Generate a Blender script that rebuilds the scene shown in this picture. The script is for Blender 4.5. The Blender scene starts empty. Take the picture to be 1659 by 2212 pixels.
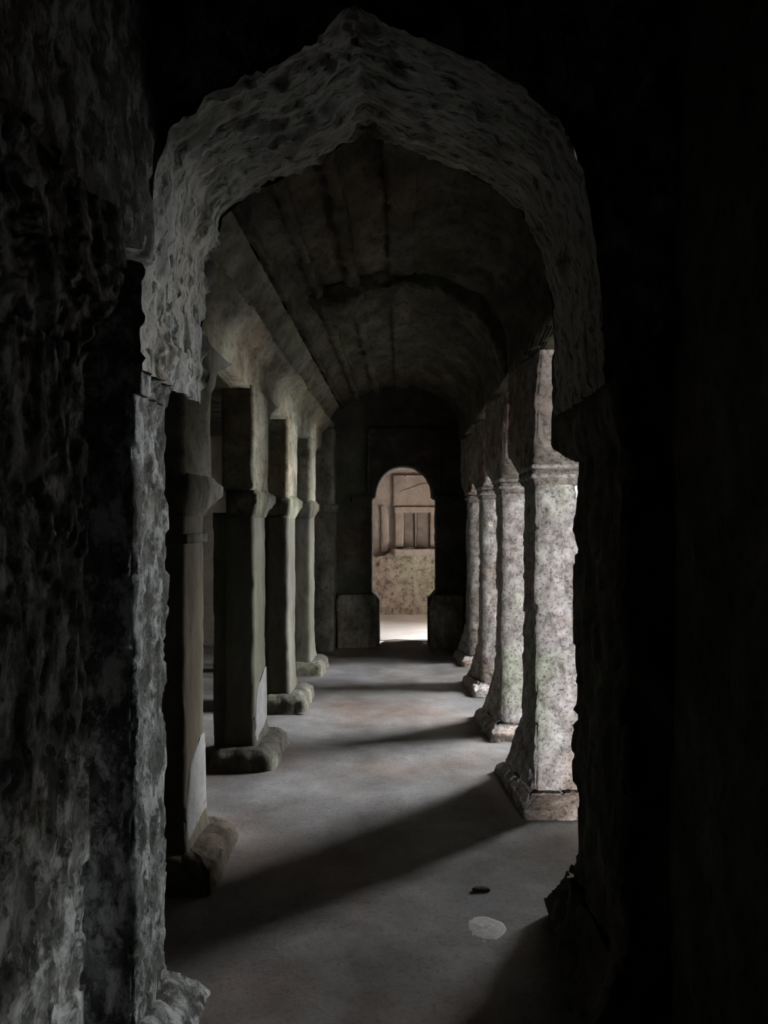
import bpy, math
import numpy as np

sc = bpy.context.scene
# ---------------------------------------------------------------- camera
F = 1700.0                                   # focal length in pixels of the 1659 px wide frame
cam = bpy.data.cameras.new('camera'); cam.sensor_fit = 'HORIZONTAL'; cam.sensor_width = 36.0
cam.lens = F / 1659 * 36.0
cam.shift_x = -40.5 / 1659; cam.shift_y = 19.0 / 1659
cam.clip_start = 0.05
camo = bpy.data.objects.new('camera', cam); sc.collection.objects.link(camo)
camo.location = (0, 0, 1.5); camo.rotation_euler = (math.pi / 2, 0, 0)
sc.camera = camo
# ---------------------------------------------------------------- world: even overcast sky
W = bpy.data.worlds.new('sky'); sc.world = W; W.use_nodes = True
bg = W.node_tree.nodes['Background']
bg.inputs[0].default_value = (0.96, 0.98, 1.0, 1); bg.inputs[1].default_value = 9.5
# ---------------------------------------------------------------- view
vs = sc.view_settings
vs.view_transform = 'Standard'; vs.look = 'None'; vs.gamma = 1.0; vs.use_curve_mapping = False
vs.exposure = 3.62
sc.cycles.max_bounces = 6; sc.cycles.diffuse_bounces = 5
sc.cycles.use_denoising = True

# daylight enters the nave on the right (x = 1.02 .. XR) through a far side opening, a door in its near end and an added low side opening
XR = 5.2; YB = -3.0; XC = 2.3
OPEN_SIDE = (6.45, 9.05, 1.50, 4.7)          # y0 y1 z0 z1 in the nave's side wall
OPEN_LOW = (-2.8, -1.2, 0.10, 1.60)          # added low opening in the same wall, feeds the hole beside the viewer
OPEN_DOOR = (1.65, 3.10, 0.0, 2.35)          # x0 x1 z0 z1 in the nave's near end wall
OPEN_COURT = (9.75, 10.9, 0.05, 1.2)         # side opening of the room behind the doorway
LIGHT_HOLE = (0.40, 0.95, 0.25, 0.90)              # unseen hole added in the near right wall to light the left piers
def portal(name, loc, rot, sx, sy):          # sampling guide only: emits nothing
    l = bpy.data.lights.new(name, 'AREA'); l.shape = 'RECTANGLE'; l.size = sx; l.size_y = sy
    l.cycles.is_portal = True
    o = bpy.data.objects.new(name, l); sc.collection.objects.link(o)
    o.location = loc; o.rotation_euler = rot
    return o
for xw, (y0, y1, z0, z1) in ((XR, OPEN_SIDE), (XR, OPEN_LOW), (XC, OPEN_COURT)):
    portal('daylight_portal', (xw + 0.03, (y0 + y1) / 2, (z0 + z1) / 2), (0, math.pi / 2, 0), z1 - z0, y1 - y0)
_x0, _x1, _z0, _z1 = OPEN_DOOR
portal('daylight_portal', ((_x0 + _x1) / 2, YB - 0.03, (_z0 + _z1) / 2), (math.pi / 2, 0, 0), _x1 - _x0, _z1 - _z0)

# ---------------------------------------------------------------- noise
def _hash(i, j, k, seed):
    h = (i * 374761393 + j * 668265263 + k * 2147483647 + seed * 974634777) & 0xFFFFFFFF
    h = ((h ^ (h >> 13)) * 1274126177) & 0xFFFFFFFF
    h = ((h ^ (h >> 16)) * 2246822519) & 0xFFFFFFFF
    return ((h ^ (h >> 15)) & 0xFFFFFF) / float(0xFFFFFF)
def vnoise(P, seed=0):
    Pi = np.floor(P).astype(np.int64); f = P - Pi; u = f * f * (3 - 2 * f)
    i, j, k = Pi[:, 0], Pi[:, 1], Pi[:, 2]; r = 0
    for a in (0, 1):
        for b in (0, 1):
            for c in (0, 1):
                w = (u[:, 0] if a else 1 - u[:, 0]) * (u[:, 1] if b else 1 - u[:, 1]) * (u[:, 2] if c else 1 - u[:, 2])
                r = r + w * _hash(i + a, j + b, k + c, seed)
    return r
def fbm(P, freq, octv=3, seed=0):
    P = np.asarray(P) * freq; r = 0; a = 0.5; t = 0
    for o in range(octv):
        r = r + a * vnoise(P * 2 ** o + 17.3 * o, seed + o); t += a; a *= 0.5
    return r / t - 0.5
def sstep(x, a, b):
    t = np.clip((x - a) / (b - a), 0, 1); return t * t * (3 - 2 * t)

# ---------------------------------------------------------------- mesh helpers
def mesh(name, V, Fc, mat, parent=None, smooth=True):
    me = bpy.data.meshes.new(name); me.from_pydata([tuple(v) for v in V], [], [tuple(f) for f in Fc]); me.update()
    if smooth: me.polygons.foreach_set('use_smooth', [True] * len(me.polygons))
    me.materials.append(mat)
    o = bpy.data.objects.new(name, me); sc.collection.objects.link(o)
    if parent is not None: o.parent = parent
    return o
def normals(V, Fq):
    N = np.zeros_like(V); Fq = np.asarray(Fq)
    n = np.cross(V[Fq[:, 2]] - V[Fq[:, 0]], V[Fq[:, 3]] - V[Fq[:, 1]])
    for k in range(4): np.add.at(N, Fq[:, k], n)
    return N / np.maximum(np.linalg.norm(N, axis=1, keepdims=True), 1e-9)
def rough(V, N, amp=1.0, stretch=(1, 1, 0.45), seed=0, big=0.012, mid=0.010, fine=0.004, flake=0.008, ff=1.0):
    """hand-cut, weathered rock: broad waviness, lumps, flakes and pits"""
    S = V * np.array(stretch)
    d = big * 2 * fbm(V, 2.2, 2, seed) + mid * 2 * fbm(S, 9, 3, seed + 5) + fine * 2 * fbm(S, 40, 2, seed + 9)
    fl = fbm(S, 16 * ff, 4, seed + 21)
    d = d + flake * (sstep(fl, 0.02, 0.07) - 0.5) - flake * 1.3 * sstep(fbm(S, 30 * ff, 3, seed + 33), 0.11, 0.20)
    return V + N * (amp * d)[:, None]
def resample(poly, step, closed=True):
    """cut a polyline into pieces no longer than step; -> list of piece counts"""
    n = len(poly); return [max(1, int(math.ceil(np.linalg.norm(np.subtract(poly[(i + 1) % n], poly[i])) / step))) for i in range(n if closed else n - 1)]
def subdivide(poly, counts, closed=True):
    out = []; n = len(poly)
    for i, c in enumerate(counts):
        a = np.array(poly[i], float); b = np.array(poly[(i + 1) % n], float)
        for k in range(c): out.append(a + (b - a) * k / c)
    if not closed: out.append(np.array(poly[-1], float))
    return np.array(out)
def tube(name, rings, mat, parent=None, step=0.03, caps=True, disp=None, worn=0.012):
    """loft through closed rings (each the same number of 3-D corners), cut fine and weathered"""
    rings = [np.array(r, float) for r in rings]
    cnt = np.max([resample(r, step) for r in rings], axis=0)
    R = [subdivide(r, cnt) for r in rings]
    rows = [R[0]]
    for a, b in zip(R[:-1], R[1:]):
        m = max(1, int(math.ceil(np.max(np.linalg.norm(b - a, axis=1)) / step)))
        for k in range(1, m + 1): rows.append(a + (b - a) * k / m)
    M = len(rows); n = len(rows[0]); V = np.concatenate(rows)
    ii = np.arange(n); jj = (ii + 1) % n
    Fq = np.concatenate([np.stack([r * n + ii, r * n + jj, (r + 1) * n + jj, (r + 1) * n + ii], 1) for r in range(M - 1)])
    N = normals(V, Fq)
    c = V.mean(0)
    if np.sum(np.einsum('ij,ij->i', N, V - c)) < 0:
        Fq = Fq[:, ::-1]; N = -N
    if worn:                                  # corners knocked off
        corner = np.zeros(n); pos = 0
        for k in cnt: corner[pos] = 1; pos += k
        w = np.tile(corner, M); V = V - N * (w * worn * (0.6 + 1.6 * np.clip(fbm(V, 6, 2, 3) + 0.25, 0, 1)))[:, None]
    if disp: V = rough(V, N, **disp)
    Fl = Fq.tolist()
    if caps:
        for base in (0, (M - 1) * n):
            V = np.vstack([V, V[base:base + n].mean(0)]); ci = len(V) - 1
            Fl += [(base + i, base + (i + 1) % n, ci) for i in range(n)]
    return mesh(name, V, Fl, mat, parent)
def rect(x0, x1, y0, y1, z, x0b=None):
    """horizontal ring; x0b = inner x at the far end when it differs"""
    return [(x0, y0, z), (x0 if x0b is None else x0b, y1, z), (x1, y1, z), (x1, y0, z)]
def block(name, x0, x1, y0, y1, z0, z1, mat, parent=None, step=0.06, disp=None, worn=0.012):
    return tube(name, [rect(x0, x1, y0, y1, z0), rect(x0, x1, y0, y1, z1)], mat, parent, step, True, disp, worn)
def boxes(name, bl, mat, parent=None):
    V = []; Fc = []
    for (x0, x1, y0, y1, z0, z1) in bl:
        b = len(V); V += [(x, y, z) for z in (z0, z1) for y in (y0, y1) for x in (x0, x1)]
        Fc += [[b + i for i in f] for f in ((0, 2, 3, 1), (4, 5, 7, 6), (0, 1, 5, 4), (2, 6, 7, 3), (0, 4, 6, 2), (1, 3, 7, 5))]
    return mesh(name, V, Fc, mat, parent, smooth=False)
def sheet(name, rows, mat, parent=None, disp=None, flip=False, smooth=True, extra=None):
    """open grid of points (rows x cols x 3)"""
    rows = np.array(rows, float); M, n = rows.shape[:2]; V = rows.reshape(-1, 3)
    i = np.arange(n - 1)
    Fq = np.concatenate([np.stack([r * n + i, r * n + i + 1, (r + 1) * n + i + 1, (r + 1) * n + i], 1) for r in range(M - 1)])
    if flip: Fq = Fq[:, ::-1]
    N = normals(V, Fq)
    if extra is not None: V = V + N * extra(V)[:, None]
    if disp: V = rough(V, N, **disp)
    return mesh(name, V, Fq.tolist(), mat, parent, smooth)
def tag(o, label=None, cat=None, group=None, kind=None):
    if cat and not kind: kind = 'thing'
    for k, v in (('label', label), ('category', cat), ('group', group), ('kind', kind)):
        if v: o[k] = v
    return o
def struct(o, label=None): return tag(o, label, None, None, 'structure')
def empty(name, loc):
    o = bpy.data.objects.new(name, None); sc.collection.objects.link(o); o.empty_display_size = 0.1
    return o                                  # stays at the world origin of its meshes' coordinates

# ---------------------------------------------------------------- materials
def stone(name, pal, scale=(1, 1, 1), patch=5.0, speck=26.0, speck_amt=0.5, bump=0.5, tint=None, tint_scale=1.3, rough_=0.95, pale=None, pale_at=(0.58, 0.70)):
    """pal = dark, mid, light stone colours mixed by noise in world position; tint = wide stains; pale = flaked bare patches"""
    m = bpy.data.materials.new(name); m.use_nodes = True
    nt = m.node_tree; nd = nt.nodes; lk = nt.links; b = nd['Principled BSDF']
    b.inputs['Roughness'].default_value = rough_; b.inputs['Specular IOR Level'].default_value = 0.15
    g = nd.new('ShaderNodeNewGeometry'); mp = nd.new('ShaderNodeMapping'); mp.inputs['Scale'].default_value = scale
    lk.new(g.outputs['Position'], mp.inputs['Vector'])
    def noise(s, det=6, r=0.6, dist=0.0):
        n = nd.new('ShaderNodeTexNoise'); n.inputs['Scale'].default_value = s; n.inputs['Detail'].default_value = det
        n.inputs['Roughness'].default_value = r; n.inputs['Distortion'].default_value = dist
        lk.new(mp.outputs[0], n.inputs['Vector']); return n
    def ramp(src, stops):
        r = nd.new('ShaderNodeValToRGB'); e = r.color_ramp.elements
        while len(e) > 1: e.remove(e[-1])
        e[0].position = stops[0][0]; e[0].color = (*stops[0][1], 1)
        for p, c in stops[1:]:
            x = e.new(p); x.color = (*c, 1)
        lk.new(src, r.inputs[0]); return r
    def mix(kind, fac, a, c):
        x = nd.new('ShaderNodeMix'); x.data_type = 'RGBA'; x.blend_type = kind
        if isinstance(fac, float): x.inputs[0].default_value = fac
        else: lk.new(fac, x.inputs[0])
        for s, v in ((6, a), (7, c)):
            if isinstance(v, tuple): x.inputs[s].default_value = (*v, 1)
            else: lk.new(v, x.inputs[s])
        return x.outputs[2]
    n1 = noise(patch, 8, 0.65, 0.3)
    col = ramp(n1.outputs[0], [(0.30, pal[0]), (0.50, pal[1]), (0.70, pal[2])]).outputs[0]
    n2 = noise(speck, 5, 0.7)
    sp = ramp(n2.outputs[0], [(0.36, (0.25,) * 3), (0.47, (1,) * 3), (0.62, (1.0,) * 3), (0.75, (1.35,) * 3)]).outputs[0]
    col = mix('MULTIPLY', speck_amt, col, sp)
    if tint:
        n3 = noise(tint_scale, 3, 0.5)
        for k, tc in enumerate(tint):
            lo = 0.54 if k == 0 else 0.30
            f = ramp(n3.outputs[0], [(0.52, (0,) * 3), (0.66, (1,) * 3)] if k == 0 else [(0.34, (1,) * 3), (0.48, (0,) * 3)]).outputs[0]
            col = mix('MIX', f, col, mix('MULTIPLY', 1.0, col, tc))
    if pale:
        n4 = noise(13.0, 10, 0.75, 0.3)
        f = ramp(n4.outputs[0], [(pale_at[0], (0,) * 3), (pale_at[1], (1,) * 3)]).outputs[0]
        col = mix('MIX', f, col, mix('MULTIPLY', 0.5, pale, sp))
    lk.new(col, b.inputs['Base Color'])
    nb = noise(60, 8, 0.75); bp = nd.new('ShaderNodeBump'); bp.inputs['Strength'].default_value = bump; bp.inputs['Distance'].default_value = 0.012
    lk.new(nb.outputs[0], bp.inputs['Height']); lk.new(bp.outputs[0], b.inputs['Normal'])
    return m
M = {}
M['rock'] = stone('tufa_rock', ((0.035, 0.033, 0.027), (0.085, 0.081, 0.065), (0.17, 0.165, 0.14)), (1, 1, 0.6), 6, 30, 0.7, 0.8, tint=((0.95, 1.0, 0.8), (1.0, 0.86, 0.78)))
M['near'] = stone('flaking_rock', ((0.03, 0.032, 0.028), (0.085, 0.087, 0.079), (0.24, 0.245, 0.235)), (1, 1, 0.6), 14, 50, 0.9, 1.0, tint=((0.95, 1.0, 1.0), (1.0, 0.88, 0.8)), pale=(0.38, 0.395, 0.385), pale_at=(0.49, 0.60))
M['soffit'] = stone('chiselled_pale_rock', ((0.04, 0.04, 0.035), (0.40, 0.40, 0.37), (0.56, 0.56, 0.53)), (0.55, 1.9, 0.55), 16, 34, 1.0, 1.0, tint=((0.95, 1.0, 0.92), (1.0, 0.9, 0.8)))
M['vault'] = stone('darkened_vault_rock', ((0.025, 0.023, 0.019), (0.06, 0.056, 0.042), (0.12, 0.11, 0.088)), (1, 0.5, 1), 5, 22, 0.6, 0.8, tint=((0.95, 1.0, 0.75), (1.0, 0.82, 0.74)))  # darkened against too much bounce; the dimness is put into the colour
M['cove'] = stone('olive_rock', ((0.05, 0.048, 0.035), (0.13, 0.125, 0.096), (0.21, 0.203, 0.163)), (1, 0.6, 1), 6, 30, 0.5, 0.6, tint=((0.95, 1.0, 0.85), (1.0, 0.85, 0.75)))  # lighter rock so the left cornice, wall and upper shafts look lit by colour
M['endwall'] = stone('dark_end_wall', ((0.015, 0.014, 0.012), (0.03, 0.029, 0.024), (0.06, 0.058, 0.048)), (1, 1, 1), 5, 24, 0.5, 0.8, tint=((0.95, 1.0, 0.8), (1.15, 0.8, 0.7)))  # much darker base colour than the other rock
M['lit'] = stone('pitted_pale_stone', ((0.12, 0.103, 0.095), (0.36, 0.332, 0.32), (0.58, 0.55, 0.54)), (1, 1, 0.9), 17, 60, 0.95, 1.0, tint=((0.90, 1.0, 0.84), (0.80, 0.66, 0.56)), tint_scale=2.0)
M['litbrown'] = stone('brown_pillar_stone', ((0.09, 0.075, 0.065), (0.24, 0.205, 0.185), (0.40, 0.36, 0.335)), (1, 1, 0.85), 11, 44, 0.85, 1.0, tint=((0.92, 1.0, 0.86), (0.80, 0.66, 0.56)), tint_scale=2.0)  # darker, browner stone for the right capitals and upper shafts
M['plaster'] = stone('smooth_plastered_stone', ((0.04, 0.038, 0.031), (0.078, 0.074, 0.062), (0.12, 0.115, 0.10)), (1, 1, 0.4), 3, 30, 0.3, 0.35, tint=((0.95, 1.0, 0.85), (0.9, 0.8, 0.66)))
M['floor'] = stone('trodden_earth_floor', ((0.085, 0.079, 0.074), (0.135, 0.128, 0.124), (0.19, 0.185, 0.183)), (1, 1, 1), 2.2, 45, 0.35, 0.35, tint=((0.95, 0.97, 1.03), (0.95, 0.78, 0.70)), tint_scale=0.9, rough_=0.85)
M['court'] = stone('pinkish_court_stone', ((0.19, 0.155, 0.13), (0.255, 0.217, 0.187), (0.31, 0.27, 0.236)), (1, 1, 1), 3, 20, 0.35, 0.5, tint=((0.95, 0.97, 0.9), (0.92, 0.84, 0.78)))
M['courtfloor'] = stone('pale_court_floor', ((0.55, 0.50, 0.47), (0.66, 0.62, 0.59), (0.74, 0.71, 0.68)), (1, 1, 1), 2, 30, 0.2, 0.3)
M['courtrough'] = stone('pitted_court_stone', ((0.11, 0.093, 0.076), (0.29, 0.25, 0.21), (0.37, 0.325, 0.272)), (1, 1, 1), 7, 16, 0.9, 0.8, tint=((0.9, 1.0, 0.85), (0.9, 0.84, 0.78)))
M['pane'] = stone('recessed_pane_stone', ((0.10, 0.083, 0.07), (0.15, 0.125, 0.106), (0.19, 0.163, 0.14)), (1, 1, 3), 4, 20, 0.3, 0.4)  # darker than the wall stone: shade of the shallow recess put into the colour
M['pale'] = stone('pale_worn_stone', ((0.26, 0.26, 0.25), (0.33, 0.33, 0.32), (0.38, 0.38, 0.37)), (1, 1, 1), 4, 30, 0.3, 0.4)
M['patch'] = stone('grey_repair_plaster', ((0.13, 0.13, 0.125), (0.19, 0.19, 0.185), (0.24, 0.24, 0.235)), (1, 1, 1), 4, 30, 0.3, 0.3)
M['dark'] = stone('dark_pebble', ((0.05, 0.045, 0.04), (0.08, 0.07, 0.065), (0.11, 0.10, 0.09)), (1, 1, 1), 8, 30, 0.3, 0.3)

YE = 9.25                                     # face of the end wall
ZV = 3.10                                     # crown of the vault
# ---------------------------------------------------------------- setting: floors
def floor_height(x, y):
    P = np.stack([x, y, 0 * x], 1)
    h = 0.018 * fbm(P, 1.4, 2, 70) * 2 + 0.006 * fbm(P, 7, 3, 71) * 2 + 0.002 * fbm(P, 40, 2, 73)
    h = h + 0.05 * sstep(y, 8.7, 9.25) * (0.6 + fbm(P, 3, 2, 74))
    return h
def floor_sheet(name, x0, x1, y0, y1, st, mat, fn=floor_height):
    nx = int((x1 - x0) / st) + 1; ny = int((y1 - y0) / st) + 1
    X, Y = np.meshgrid(np.linspace(x0, x1, nx), np.linspace(y0, y1, ny))
    Z = fn(X.ravel(), Y.ravel()).reshape(X.shape)
    return sheet(name, np.stack([X, Y, Z], 2), mat)
fl = struct(floor_sheet('floor', -3.1, 1.02, -2.2, YE + 0.5, 0.035, M['floor']), 'worn uneven earth floor of the rock-cut passage')
struct(floor_sheet('floor_nave', 1.0, XR + 0.1, YB, YE + 0.1, 0.07, M['pale'], floor_height), 'nave floor beyond the right arcade')
struct(floor_sheet('floor_court', -2.2, XC + 0.3, YE + 0.42, 13.0, 0.08, M['courtfloor'], lambda x, y: 0.01 * fbm(np.stack([x, y, 0 * x], 1), 3, 2, 5)), 'pale bright floor beyond the end doorway')

# ---------------------------------------------------------------- setting: outer rock shell
def wall_with_opening(x, th, ya, yb, H, *ops):
    out = []; y = ya
    for y0, y1, z0, z1 in ops:
        out += [(x, x + th, y, y0, -0.05, H), (x, x + th, y0, y1, -0.05, z0), (x, x + th, y0, y1, z1, H)]; y = y1
    return out + [(x, x + th, y, yb, -0.05, H)]
struct(boxes('wall_right', wall_with_opening(XR, 0.3, YB, YE + 0.4, 5.6, OPEN_LOW, OPEN_SIDE), M['rock']), 'side wall of the nave with daylight openings')
x0, x1, z0, z1 = OPEN_DOOR
struct(boxes('wall_nave_end', [(1.02, x0, YB - 0.3, YB, -0.05, 5.6), (x1, XR + 0.3, YB - 0.3, YB, -0.05, 5.6), (x0, x1, YB - 0.3, YB, z1, 5.6), (-3.2, 1.02, YB - 0.3, YB, -0.05, 3.8)], M['rock']), 'near end wall of the nave with a door opening')
struct(boxes('wall_back', [(-3.2, 1.02, -2.5, -2.2, 0, 3.8)], M['rock']), 'rock wall behind the viewer')
struct(boxes('ceiling_nave', [(1.02, XR + 0.3, YB, YE + 0.4, 5.3, 5.6), (0.70, 1.02, YB, YE + 0.4, 3.42, 5.6)], M['rock']), 'high rock ceiling and upper side of the nave')
struct(boxes('ground', [(-4, 18, -16, YB, -0.3, -0.02), (XR + 0.3, 18, YB, 16, -0.3, -0.02)], M['courtfloor']), 'open ground outside')
struct(boxes('wall_outer_left', [(-3.2, -2.9, -2.2, YE + 0.4, 0, 3.6)], M['rock']), 'dark rock wall of the left aisle')
struct(boxes('ceiling_slab', [(-3.2, 1.03, -2.5, YE + 0.45, 3.43, 3.8)], M['rock']), 'rock mass above the vault')
struct(boxes('ceiling_aisle_left', [(-2.9, -1.25, -2.2, YE + 0.4, 2.5, 3.45)], M['rock']), 'low dark ceiling of the left aisle')
struct(boxes('ceiling_near', [(-1.25, 1.02, -2.2, 2.05, 3.2, 3.45)], M['rock']), 'dark ceiling before the arch')

# the walls above the arcades
D_WALL = dict(amp=0.8, stretch=(1, 0.5, 1), seed=40)
struct(block('wall_left', -1.25, -0.92, 2.62, YE + 0.02, 2.30, 3.42, M['cove'], None, 0.035, D_WALL), 'rock wall above the left arcade')
struct(block('wall_right_upper', 0.66, 1.02, 2.62, YE + 0.02, 2.42, 3.42, M['vault'], None, 0.045, D_WALL), 'rock wall above the right arcade')
struct(block('wall_near_left', -1.25, -0.65, -2.2, 0.68, -0.05, 3.42, M['near'], None, 0.04, D_WALL), 'rock wall above the nearest left pier')
nr = struct(block('wall_near_right', 0.72, 1.02, LIGHT_HOLE[1], 2.14, -0.05, 3.42, M['rock'], None, 0.05, dict(amp=1.0, seed=44)), 'unlit rock wall close on the right')
boxes('light_hole_wall', [(0.74, 1.02, YB, LIGHT_HOLE[0], -0.05, 3.42), (0.74, 1.02, LIGHT_HOLE[0], LIGHT_HOLE[1] + 0.03, LIGHT_HOLE[3], 3.42), (0.74, 1.02, LIGHT_HOLE[0], LIGHT_HOLE[1] + 0.03, -0.05, LIGHT_HOLE[2])], M['rock'], nr)

# vault with long carved ribs, crown along x = 0
prof = [(-1.0, 2.34), (-0.93, 2.40), (-0.92, 2.50), (-0.83, 2.60), (-0.80, 2.63), (-0.88, 2.67), (-0.80, 2.78), (-0.74, 2.84), (-0.69, 2.82), (-0.68, 2.88),
        (-0.58, 2.93), (-0.54, 2.90), (-0.50, 2.91), (-0.50, 2.97), (-0.38, 3.01), (-0.33, 2.97), (-0.28, 2.98), (-0.27, 3.04), (-0.10, 3.08), (-0.08, 3.05), (0.06, 3.05), (0.08, 3.08),
        (0.30, 3.02), (0.50, 2.92), (0.62, 2.76), (0.66, 2.60), (0.68, 2.42), (0.80, 2.42)]
prof_cove = prof[:8]; prof = prof[7:]
PC = subdivide([(x, 0, z) for x, z in prof_cove], resample([(x, 0, z) for x, z in prof_cove], 0.025, False), False)
P2 = subdivide([(x, 0, z) for x, z in prof], resample([(x, 0, z) for x, z in prof], 0.03, False), False)
ys = np.arange(2.60, YE + 0.06, 0.04)
def chisel(V):
    S = np.stack([V[:, 0] * 16 + V[:, 1] * 9, V[:, 1] * 5 - V[:, 0] * 3, V[:, 2] * 4], 1)
    return 0.022 * fbm(S, 1.0, 2, 91) * 2
struct(sheet('ceiling', [[(p[0], y, p[2]) for p in P2] for y in ys], M['vault'], None, dict(amp=1.1, stretch=(1, 0.5, 1), seed=52), True, True, chisel), 'hand-cut darkened rock vault with long carved ribs')
struct(sheet('trim_1', [[(p[0], y, p[2]) for p in PC] for y in ys], M['cove'], None, dict(amp=0.9, stretch=(1, 0.5, 1), seed=52), True, True, chisel), 'sloping carved cornice above the left arcade')

# ---------------------------------------------------------------- setting: end wall with the round-headed doorway
DW = 0.335; DL = 0.38; DN = 0.29; ZS = 1.78; ZT = 2.15
def door_outline():
    o = [(-DN, 0.0), (-DN, 0.56), (-DL, 0.66), (-DL, ZS - 0.03), (-DW, ZS)]
    for k in range(1, 24):
        a = math.pi - math.pi * k / 24
        o.append((DW * math.cos(a), ZS + (ZT - ZS) * math.sin(a) ** 0.9))
    return [(x + 0.012, z) for x, z in o + [(DW, ZS), (DL, ZS - 0.03), (DL, 0.66), (DN, 0.56), (DN, 0.0)]]
do = door_outline()
cnt = resample([(x, 0, z) for x, z in do], 0.03, False)
inner = subdivide([(x, 0, z) for x, z in do], cnt, False)[:, [0, 2]]
out = []
for (x, z) in inner:                           # push each point out to the border of the wall
    c = np.array([0.012, 1.2]); d = np.array([x, z]) - c
    if z < 0.02: out.append((math.copysign(1.3, x - 0.012), 0.0)); continue
    t = min(1.3 / max(abs(d[0]), 1e-6), (3.44 - c[1]) / d[1] if d[1] > 0 else 1e9, (-0.02 - c[1]) / d[1] if d[1] < 0 else 1e9)
    out.append(tuple(c + d * t))
out = np.array(out)
rows = []
TH = 0.40
for k in range(0, 14): rows.append([(i[0], YE + TH - TH * k / 13.0, i[1]) for i in inner])           # reveal
for k in range(1, 30): rows.append([(i[0] + (o_[0] - i[0]) * k / 29, YE, i[1] + (o_[1] - i[1]) * k / 29) for i, o_ in zip(inner, out)])
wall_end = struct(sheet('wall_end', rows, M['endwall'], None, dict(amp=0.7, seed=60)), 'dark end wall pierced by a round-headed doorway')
rows = [[(i[0] + (o_[0] - i[0]) * k / 6, YE + TH, i[1] + (o_[1] - i[1]) * k / 6) for i, o_ in zip(inner, out)] for k in range(7)]
sheet('court_face', rows, M['court'], wall_end, dict(amp=0.6, seed=61), True)
boxes('outer_wall', [(1.02, 1.30, YE, YE + TH, 3.4, 5.6), (1.29, XR + 0.3, YE, YE + TH, 0, 5.6), (-3.2, -1.27, YE, YE + TH, 0, 3.6)], M['court'], wall_end)
# raised square panel round the door head, imposts, threshold
def frame_bar(name, x0, x1, z0, z1, d): return block(name, x0, x1, YE - d, YE + 0.01, z0, z1, M['endwall'], wall_end, 0.03, dict(amp=0.4, seed=63), 0.006)
frame_bar('panel_moulding', -0.40, 0.43, 2.52, 2.58, 0.05)
frame_bar('panel_moulding', -0.42, -0.37, 1.84, 2.58, 0.045); frame_bar('panel_moulding', 0.40, 0.45, 1.84, 2.58, 0.045)
frame_bar('cornice', -0.75, 0.66, 3.02, 3.08, 0.05)
frame_bar('impost', -0.60, -0.36, 1.72, 1.79, 0.05); frame_bar('impost', 0.385, 0.62, 1.72, 1.79, 0.05)
tube('threshold', [rect(-0.29, 0.30, YE - 0.02, YE + 0.36, -0.02), rect(-0.28, 0.29, YE + 0.0, YE + 0.34, 0.04)], M['courtfloor'], wall_end, 0.03, True, dict(amp=1.0, seed=65))

# ---------------------------------------------------------------- court beyond: walls
YC = 12.75
struct(boxes('wall_court_left', [(-2.5, -2.2, YE + TH, YC + 0.5, 0, 3.6)], M['court']), 'left wall of the bright room')
struct(boxes('wall_court_right', wall_with_opening(XC, 0.3, YE + TH - 0.01, YC + 0.5, 3.6, OPEN_COURT), M['court']), 'right wall of the bright room with a daylight opening')
struct(boxes('ceiling_court', [(-2.5, XC + 0.3, YE + TH, YC + 0.5, 3.3, 3.6)], M['court']), 'ceiling of the bright room')
wc = struct(block('wall_court', -2.2, 3.7, YC, YC + 0.4, 0, 3.6, M['court'], None, 0.06, dict(amp=0.9, stretch=(1, 1, 1), seed=80)), 'pinkish stone wall facing the doorway')
block('raised_panel', -0.165, 1.4, YC - 0.06, YC + 0.02, 1.72, 2.23, M['court'], wc, 0.03, dict(amp=0.5, seed=81))
tube('hood_ledge', [[(-0.05, YC - 0.08, 1.93), (-0.05, YC - 0.04, 1.93), (-0.05, YC - 0.04, 1.98), (-0.05, YC - 0.08, 1.98)],
                    [(0.32, YC - 0.08, 2.06), (0.32, YC - 0.04, 2.06), (0.32, YC - 0.04, 2.11), (0.32, YC - 0.08, 2.11)],
                    [(0.75, YC - 0.08, 2.06), (0.75, YC - 0.04, 2.06), (0.75, YC - 0.04, 2.11), (0.75, YC - 0.08, 2.11)]], M['court'], wc, 0.03, True, dict(amp=0.4, seed=82))
# pitted lower mass of that wall with a ragged top
xs = np.linspace(-2.2, 3.7, 150); zs = np.linspace(0, 1, 26)
def topz(x): return 1.0 + (0.09 if -0.22 < x < -0.05 else 0) + (0.05 if x > -0.05 else -0.03 - 0.10 * min(1, max(0, -0.22 - x))) + 0.02 * math.sin(x * 21) + 0.012 * math.sin(x * 47)
rows = [[(x, YC - 0.20 + 0.02 * z, z * topz(x)) for x in xs] for z in zs] + [[(x, YC + 0.01, topz(x)) for x in xs]]
sheet('lower_wall', rows, M['courtrough'], wc, dict(amp=1.6, stretch=(1, 1, 1), seed=83, big=0.02, mid=0.014))
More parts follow.
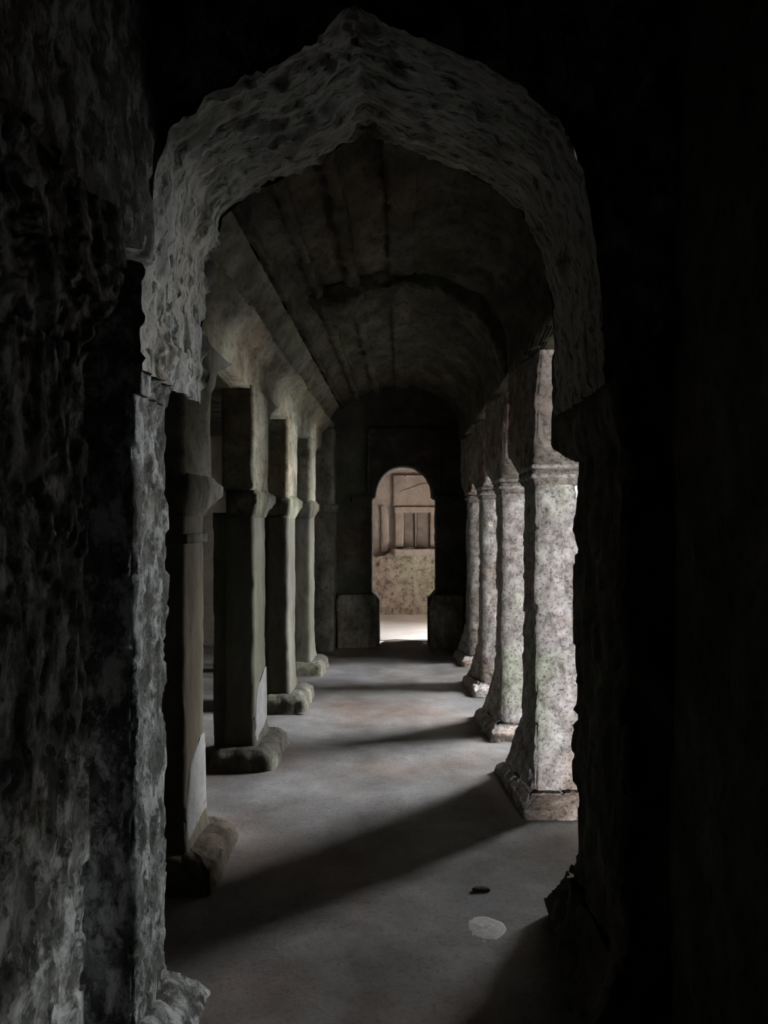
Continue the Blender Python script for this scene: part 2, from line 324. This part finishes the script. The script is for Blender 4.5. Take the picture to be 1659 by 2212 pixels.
# carved blind window
win = empty('carved_window', (0, 0, 0))
tag(win, 'carved stone blind window with two sunken panes on the far wall', 'window')
DWN = dict(amp=0.3, seed=85)
block('post', -0.13, 0.02, YC - 0.10, YC + 0.01, 1.08, 1.64, M['court'], win, 0.03, DWN, 0.006)
block('post', 0.19, 0.225, YC - 0.09, YC + 0.01, 1.08, 1.64, M['court'], win, 0.02, DWN, 0.004)
block('post', 0.435, 0.53, YC - 0.10, YC + 0.01, 1.08, 1.64, M['court'], win, 0.03, DWN, 0.006)
block('lintel', -0.14, 0.56, YC - 0.11, YC + 0.01, 1.63, 1.72, M['court'], win, 0.03, DWN, 0.006)
block('sill', -0.14, 1.2, YC - 0.27, YC - 0.1, 0.94, 1.05, M['court'], win, 0.03, dict(amp=0.5, seed=86), 0.01)
block('pane', 0.015, 0.195, YC - 0.05, YC + 0.005, 1.07, 1.64, M['pane'], win, 0.03, DWN, 0.002)
block('pane', 0.22, 0.44, YC - 0.05, YC + 0.005, 1.07, 1.64, M['pane'], win, 0.03, DWN, 0.002)
# half-round groove strip left of the window: a slim standing slab with a shadow gap
gr = tube('carved_pilaster', [[(-0.36, YC - 0.05, z), (-0.36, YC + 0.01, z), (-0.225 + dx, YC + 0.01, z), (-0.225 + dx, YC - 0.06, z)] for z, dx in ((1.0, 0.0), (1.25, 0.005), (1.55, 0.0), (1.68, -0.03), (1.74, -0.07))], M['court'], None, 0.03, True, dict(amp=0.4, seed=87))
tag(gr, 'slim stone pilaster with a dark groove left of the carved window', 'pilaster')

# ---------------------------------------------------------------- the transverse arch close to the camera
AY0, AY1 = 2.08, 2.70
intr = [(-0.70, 1.90), (-0.69, 2.15), (-0.665, 2.38), (-0.62, 2.54), (-0.51, 2.63), (-0.40, 2.68), (-0.26, 2.755), (-0.128, 2.865), (-0.02, 2.80), (0.095, 2.755), (0.20, 2.71), (0.30, 2.655), (0.41, 2.56), (0.476, 2.43), (0.51, 2.25), (0.53, 2.02), (0.54, 1.86)]
def extr(x, z): 
    return (math.copysign(1.03, x) if z < 2.5 else x * 1.55, max(z, 2.35) if z < 2.5 else 3.43)
arch = empty('transverse_arch', (0, 0, 0))
tag(arch, 'rough-hewn pointed rock arch spanning the passage nearest the viewer', 'arch')
st = subdivide([(x, 0, z) for x, z in intr], resample([(x, 0, z) for x, z in intr], 0.016, False), False)
ny = 40
rows = []
for j in range(ny + 1):
    y = AY0 + (AY1 - AY0) * j / ny
    rows.append([(p[0], y + 0.0, p[2]) for p in st])
def arch_chisel(V):
    S = np.stack([V[:, 0] * 9, V[:, 1] * 34, V[:, 2] * 9], 1)
    n = fbm(S, 1.0, 3, 95); lee = 1 - sstep(V[:, 0], -0.02, 0.15)
    return (0.020 * n * 2 - 0.03 * sstep(n, 0.10, 0.22)) * (0.25 + 0.75 * lee)
def arch_faces():
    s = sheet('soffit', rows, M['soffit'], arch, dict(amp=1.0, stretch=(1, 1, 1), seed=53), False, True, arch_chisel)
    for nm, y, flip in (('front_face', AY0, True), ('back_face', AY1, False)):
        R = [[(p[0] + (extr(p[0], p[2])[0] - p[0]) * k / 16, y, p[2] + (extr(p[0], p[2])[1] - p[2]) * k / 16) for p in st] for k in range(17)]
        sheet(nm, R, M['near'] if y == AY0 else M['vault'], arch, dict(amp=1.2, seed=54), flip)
arch_faces()
# second, slimmer rib arch further along the vault
rib = [(-0.64, 2.96), (-0.52, 2.84), (-0.38, 2.86), (-0.2, 2.95), (0.0, 3.0), (0.2, 2.96), (0.36, 2.88), (0.5, 2.76), (0.60, 2.6), (0.66, 2.42)]
def rib_ring(x, z, y0, y1):
    d = np.array([x, z]) - np.array([0, 2.2]); d = d / np.linalg.norm(d) * 0.16
    return [(x, y0, z), (x, y1, z), (x + d[0], y1 + 0.04, z + d[1]), (x + d[0], y0 - 0.04, z + d[1])]
ra = tube('rib_arch', [rib_ring(x, z, 5.0, 5.45) for x, z in rib], M['vault'], None, 0.03, True, dict(amp=1.8, stretch=(1, 1, 1), seed=57))
tag(ra, 'low rib arch under the vault midway along the passage', 'arch')

# ---------------------------------------------------------------- left arcade
NEAR = dict(amp=1.0, seed=11, big=0.010, mid=0.006, fine=0.006, flake=0.009, ff=2.0)
def near_pier():
    t = empty('arcade_pier', (0, 0, 0)); tag(t, 'nearest flaking rock pier at the left edge with eroded bracket', 'pier', 'left piers')
    xi, xo = -0.60, -1.2
    tube('shaft', [rect(xi - 0.02, xo, 0.70, 1.50, z, xi - 0.0) for z in (0.0, 0.4, 0.9, 1.4, 1.82)], M['near'], t, 0.010, True, NEAR, 0.02)
    tube('bracket', [rect(xi - 0.01, xo, 0.70, 1.50, 1.80), rect(xi, xo, 0.70, 1.56, 1.88), rect(xi - 0.02, xo, 0.70, 1.74, 2.0), rect(xi - 0.03, xo, 0.70, 1.82, 2.10), rect(xi - 0.05, xo, 0.70, 1.84, 2.20)], M['near'], t, 0.018, True, dict(amp=1.3, seed=13, flake=0.010, ff=1.8), 0.03)
    block('upper_wall', xo, xi - 0.05, 0.70, 2.1, 2.18, 3.2, M['near'], t, 0.03, dict(amp=1.0, seed=14, flake=0.008, ff=1.8))
    return t
near_pier()
def arch_pier():
    t = empty('arcade_pier', (0, 0, 0)); tag(t, 'flaking rock pier carrying the left foot of the near arch', 'pier', 'left piers')
    xi, xo = -0.71, -1.2
    tube('plinth', [rect(-0.60, xo, 2.0, 2.52, 0.0), rect(-0.64, xo, 2.02, 2.47, 0.07), rect(-0.69, xo, 2.05, 2.41, 0.13)], M['near'], t, 0.02, True, dict(amp=0.8, seed=16))
    tube('shaft', [rect(xi, xo, 2.09, 2.37, z) for z in (0.11, 0.6, 1.2, 1.86)], M['near'], t, 0.014, True, dict(NEAR, amp=0.9, seed=18), 0.014)
    tube('bracket', [rect(xi, xo, 2.09, 2.37, 1.84), rect(xi + 0.005, xo, 2.09, 2.42, 1.93), rect(xi + 0.015, xo, 2.09, 2.56, 2.03), rect(xi + 0.02, xo, 2.09, 2.70, 2.14), rect(xi + 0.03, xo, 2.09, 2.72, 2.36)], M['near'], t, 0.018, True, dict(amp=1.1, seed=19, flake=0.012), 0.02)
    return t
arch_pier()
LP = [(3.25, 3.58, 3.71), (4.78, 5.18, 5.28), (6.22, 6.62, 6.74), (7.66, 8.05, 8.15)]
LL = ['tall pale pillar of the left arcade standing next to the near arch',
      'second slim pillar of the left arcade, behind the pale tall one',
      'third slim pillar of the left arcade',
      'brightly lit slim pillar furthest along the left arcade']
for i, (ya, yb, yu) in enumerate(LP):
    t = empty('arcade_pillar', (0, 0, 0)); tag(t, LL[i], 'pillar', 'left arcade pillars')
    st_ = 0.02 if i == 0 else 0.03; xi, xo = -0.90, -1.08
    ds = dict(amp=0.35, seed=100 + 7 * i); dr = dict(amp=0.9, seed=101 + 7 * i)
    tube('plinth', [rect(-0.76, -1.16, ya - 0.12, yb + 0.13, 0.0), rect(-0.77, -1.15, ya - 0.10, yb + 0.11, 0.09), rect(-0.83, -1.13, ya - 0.05, yb + 0.06, 0.13)], M['rock'], t, st_, True, dr)
    tube('shaft', [rect(-0.885, -1.09, ya - 0.01, yb + 0.02, 0.11, -0.875), rect(-0.895, -1.085, ya, yb + 0.01, 0.20, -0.89), rect(xi, xo, ya, yb, 0.40), rect(xi, xo, ya, yb, 1.30), rect(xi, xo, ya, yb - 0.01, 1.54)], M['plaster'], t, st_, True, ds, 0.008)
    if i == 0:
        block('band', xo - 0.005, xi + 0.012, ya - 0.01, yb + 0.012, 1.405, 1.445, M['rock'], t, 0.02, dict(amp=0.3, seed=9), 0.004)
    tube('capital', [rect(xi, xo, ya, yb, 1.52), rect(xi + 0.01, xo, ya, yb + 0.06, 1.56), rect(xi + 0.02, xo, ya - 0.01, yb + 0.29, 1.62), rect(xi + 0.02, xo, ya - 0.01, yb + 0.30, 1.665), rect(xi + 0.0, xo, ya, yu + 0.02, 1.70)], M['rock'], t, st_, True, dict(amp=0.5, seed=103 + i), 0.008)
    tube('upper_shaft', [rect(xi, xo - 0.02, ya - 0.02, yu, 1.685), rect(xi, xo - 0.02, ya - 0.03, yu, 2.32)], M['cove'], t, st_, True, ds, 0.008)
    tube('bracket', [rect(xi - 0.03, xo, yu - 0.03, yu + 0.02, 2.06), rect(xi - 0.03, xo, yu - 0.03, yu + 0.20, 2.16), rect(xi - 0.02, xo, yu - 0.03, yu + 0.22, 2.24), rect(xi - 0.01, xo, yu - 0.03, yu + 0.50, 2.33)], M['plaster'], t, st_, True, ds, 0.008)
    # slim engaged shaft on the dark side
    tube('engaged_shaft', [rect(-1.05, -1.17, ya + 0.06, yb, 0.10), rect(-1.05, -1.17, ya + 0.06, yb, 1.55)], M['plaster'], t, st_, True, ds, 0.008)
    if i < 2:
        tube('plaster_patch', [rect(xi + 0.010, xi - 0.02, ya + 0.02, yb + 0.012, 0.14), rect(xi + 0.008, xi - 0.02, ya + 0.005, yb + 0.01, 0.30), rect(xi + 0.007, xi - 0.02, ya + 0.07, yb + 0.01, 0.46), rect(xi + 0.004, xi - 0.02, yb - 0.10, yb + 0.008, 0.54)], M['patch'], t, 0.02, True, ds, 0.004)
# end pilaster at the left corner of the end wall
t = empty('corner_pilaster', (0, 0, 0)); tag(t, 'half pillar set into the left corner of the end wall', 'pilaster')
tube('shaft', [rect(-0.78, -1.1, YE - 0.30, YE + 0.02, z) for z in (0.0, 0.8, 1.60)], M['rock'], t, 0.03, True, dict(amp=0.7, seed=140))
tube('capital', [rect(-0.78, -1.1, YE - 0.30, YE + 0.02, 1.58), rect(-0.74, -1.1, YE - 0.36, YE + 0.02, 1.68)], M['rock'], t, 0.03, True, dict(amp=0.5, seed=141))
tube('upper_shaft', [rect(-0.78, -1.1, YE - 0.28, YE + 0.02, 1.66), rect(-0.78, -1.1, YE - 0.28, YE + 0.02, 2.55)], M['rock'], t, 0.03, True, dict(amp=0.7, seed=142))

# ---------------------------------------------------------------- right arcade
RP = [(4.15, 4.58), (5.55, 5.92), (6.92, 7.25), (8.28, 8.62)]
RL = ['nearest lit pillar of the right arcade, broad pitted pinkish face',
      'second lit pitted pillar of the right arcade',
      'third lit pillar of the right arcade with a dark cracked edge',
      'furthest narrow lit pillar of the right arcade by the end wall']
for i, (ya, yb) in enumerate(RP):
    t = empty('arcade_pillar', (0, 0, 0)); tag(t, RL[i], 'pillar', 'right arcade pillars')
    s = 0.013 if i == 0 else (0.018 if i == 1 else 0.025)
    xi, xo = 0.70, 0.93
    DR = dict(amp=0.75, seed=200 + 9 * i, stretch=(1, 1, 0.8), flake=0.010)
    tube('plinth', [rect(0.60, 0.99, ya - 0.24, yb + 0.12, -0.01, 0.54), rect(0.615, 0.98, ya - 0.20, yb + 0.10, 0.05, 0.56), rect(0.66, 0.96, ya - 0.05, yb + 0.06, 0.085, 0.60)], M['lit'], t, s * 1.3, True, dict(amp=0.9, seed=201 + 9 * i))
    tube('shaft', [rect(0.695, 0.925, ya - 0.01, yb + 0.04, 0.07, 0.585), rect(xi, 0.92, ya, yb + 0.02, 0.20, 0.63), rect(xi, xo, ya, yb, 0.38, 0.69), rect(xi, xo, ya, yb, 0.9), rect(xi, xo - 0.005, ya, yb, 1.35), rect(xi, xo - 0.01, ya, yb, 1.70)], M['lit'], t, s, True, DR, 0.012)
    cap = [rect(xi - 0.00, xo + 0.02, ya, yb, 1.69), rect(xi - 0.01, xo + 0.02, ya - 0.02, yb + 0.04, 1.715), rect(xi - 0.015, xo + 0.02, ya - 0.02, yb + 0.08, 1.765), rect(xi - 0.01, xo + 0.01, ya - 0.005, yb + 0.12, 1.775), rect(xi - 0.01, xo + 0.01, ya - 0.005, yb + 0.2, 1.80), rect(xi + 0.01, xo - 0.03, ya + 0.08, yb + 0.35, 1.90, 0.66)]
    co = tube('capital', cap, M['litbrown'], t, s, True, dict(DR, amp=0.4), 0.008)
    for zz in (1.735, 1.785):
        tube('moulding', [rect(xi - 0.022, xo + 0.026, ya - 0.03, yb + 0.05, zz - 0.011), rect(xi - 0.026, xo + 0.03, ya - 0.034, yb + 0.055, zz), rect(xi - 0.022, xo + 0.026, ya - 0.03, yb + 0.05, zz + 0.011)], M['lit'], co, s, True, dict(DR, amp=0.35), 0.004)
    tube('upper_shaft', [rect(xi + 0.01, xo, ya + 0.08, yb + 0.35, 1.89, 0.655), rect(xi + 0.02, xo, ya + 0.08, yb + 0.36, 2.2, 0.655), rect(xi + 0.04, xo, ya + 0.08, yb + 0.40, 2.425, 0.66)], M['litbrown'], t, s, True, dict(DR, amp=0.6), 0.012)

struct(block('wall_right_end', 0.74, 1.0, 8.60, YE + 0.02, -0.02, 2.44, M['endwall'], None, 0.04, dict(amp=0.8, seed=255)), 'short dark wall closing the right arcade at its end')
for y in (0.80, 2.95, 5.12, 7.50):  # unseen row added to block part of the side daylight
    e = y + 0.62
    t = tube('nave_light_blocker', [rect(2.68, 3.12, y - 0.05, e + 0.05, -0.01), rect(2.70, 3.10, y - 0.03, e + 0.03, 0.15), rect(2.74, 3.06, y, e, 0.2), rect(2.74, 3.06, y, e, 3.0), rect(2.68, 3.12, y - 0.05, e + 0.05, 3.2), rect(2.68, 3.12, y - 0.05, e + 0.05, 5.3)], M['rock'], None, 0.06, True, dict(amp=0.7, seed=280))
    struct(t, 'unseen pillar added in the nave to block side daylight')
# the dark pier carrying the right foot of the near arch
t = empty('arcade_pier', (0, 0, 0)); tag(t, 'unlit rock pier carrying the right foot of the near arch', 'pier')
DR0 = dict(amp=1.0, seed=260, flake=0.014)
tube('base', [rect(0.44, 1.0, 2.10, 3.02, -0.02, 0.56), rect(0.47, 1.0, 2.12, 2.98, 0.08, 0.53), rect(0.53, 1.0, 2.14, 2.90, 0.16, 0.55), rect(0.58, 0.99, 2.15, 2.80, 0.26, 0.585)], M['rock'], t, 0.02, True, dict(amp=2.2, seed=261), 0.03)
tube('shaft', [rect(0.60, 0.98, 2.15, 2.76, z) for z in (0.24, 0.7, 1.2, 1.72)], M['rock'], t, 0.018, True, DR0, 0.014)
tube('upper_shaft', [rect(0.60, 0.98, 2.15, 2.76, 1.70), rect(0.585, 0.98, 2.15, 2.92, 1.75, 0.575), rect(0.57, 0.98, 2.12, 3.0, 1.79, 0.57), rect(0.56, 0.98, 2.10, 3.0, 2.2, 0.57), rect(0.56, 0.98, 2.10, 3.05, 2.28, 0.57), rect(0.56, 1.0, 2.10, 3.2, 2.44, 0.57)], M['rock'], t, 0.02, True, dict(DR0, amp=0.8), 0.014)

# ---------------------------------------------------------------- blocks either side of the end doorway
b1 = tube('door_block', [rect(-0.285, -0.765, YE - 0.16, YE, -0.01), rect(-0.29, -0.765, YE - 0.14, YE, 0.5), rect(-0.34, -0.765, YE - 0.10, YE, 0.64)], M['rock'], None, 0.03, True, dict(amp=1.2, seed=300))
tag(b1, 'low rock block at the left foot of the end doorway', 'block', 'blocks beside the end doorway')
b2 = tube('door_block', [rect(0.31, 0.70, YE - 0.34, YE, -0.01), rect(0.31, 0.70, YE - 0.31, YE, 0.5), rect(0.36, 0.70, YE - 0.22, YE, 0.64)], M['rock'], None, 0.03, True, dict(amp=1.2, seed=301))
tag(b2, 'low rock block at the right foot of the end doorway', 'block', 'blocks beside the end doorway')

# ---------------------------------------------------------------- small things on the floor
def lump(name, x, y, rx, ry, rz, mat, seed, parent=None, sink=0.3):
    z0 = float(floor_height(np.array([x]), np.array([y]))[0])
    V = []; nu, nv = 22, 12
    rws = []
    for j in range(nv + 1):
        ph = math.pi * (j / nv); rr = max(math.sin(ph), 0.02)
        rws.append([(x + rx * rr * math.cos(2 * math.pi * k / nu) * (1 + 0.18 * math.sin(3 * 2 * math.pi * k / nu + seed)), y + ry * rr * math.sin(2 * math.pi * k / nu), z0 + rz * (math.cos(ph) + 1 - sink) ) for k in range(nu + 1)])
    return sheet(name, rws, mat, parent, dict(amp=0.25, seed=seed))
tag(lump('pebble', 0.32, 3.19, 0.035, 0.018, 0.009, M['dark'], 4), 'small dark pebble lying on the bare floor', 'pebble')
tag(lump('worn_stone', 0.30, 2.88, 0.075, 0.10, 0.008, M['pale'], 7, sink=1.6), 'pale flat stone worn into the floor near the right pier', 'stone')
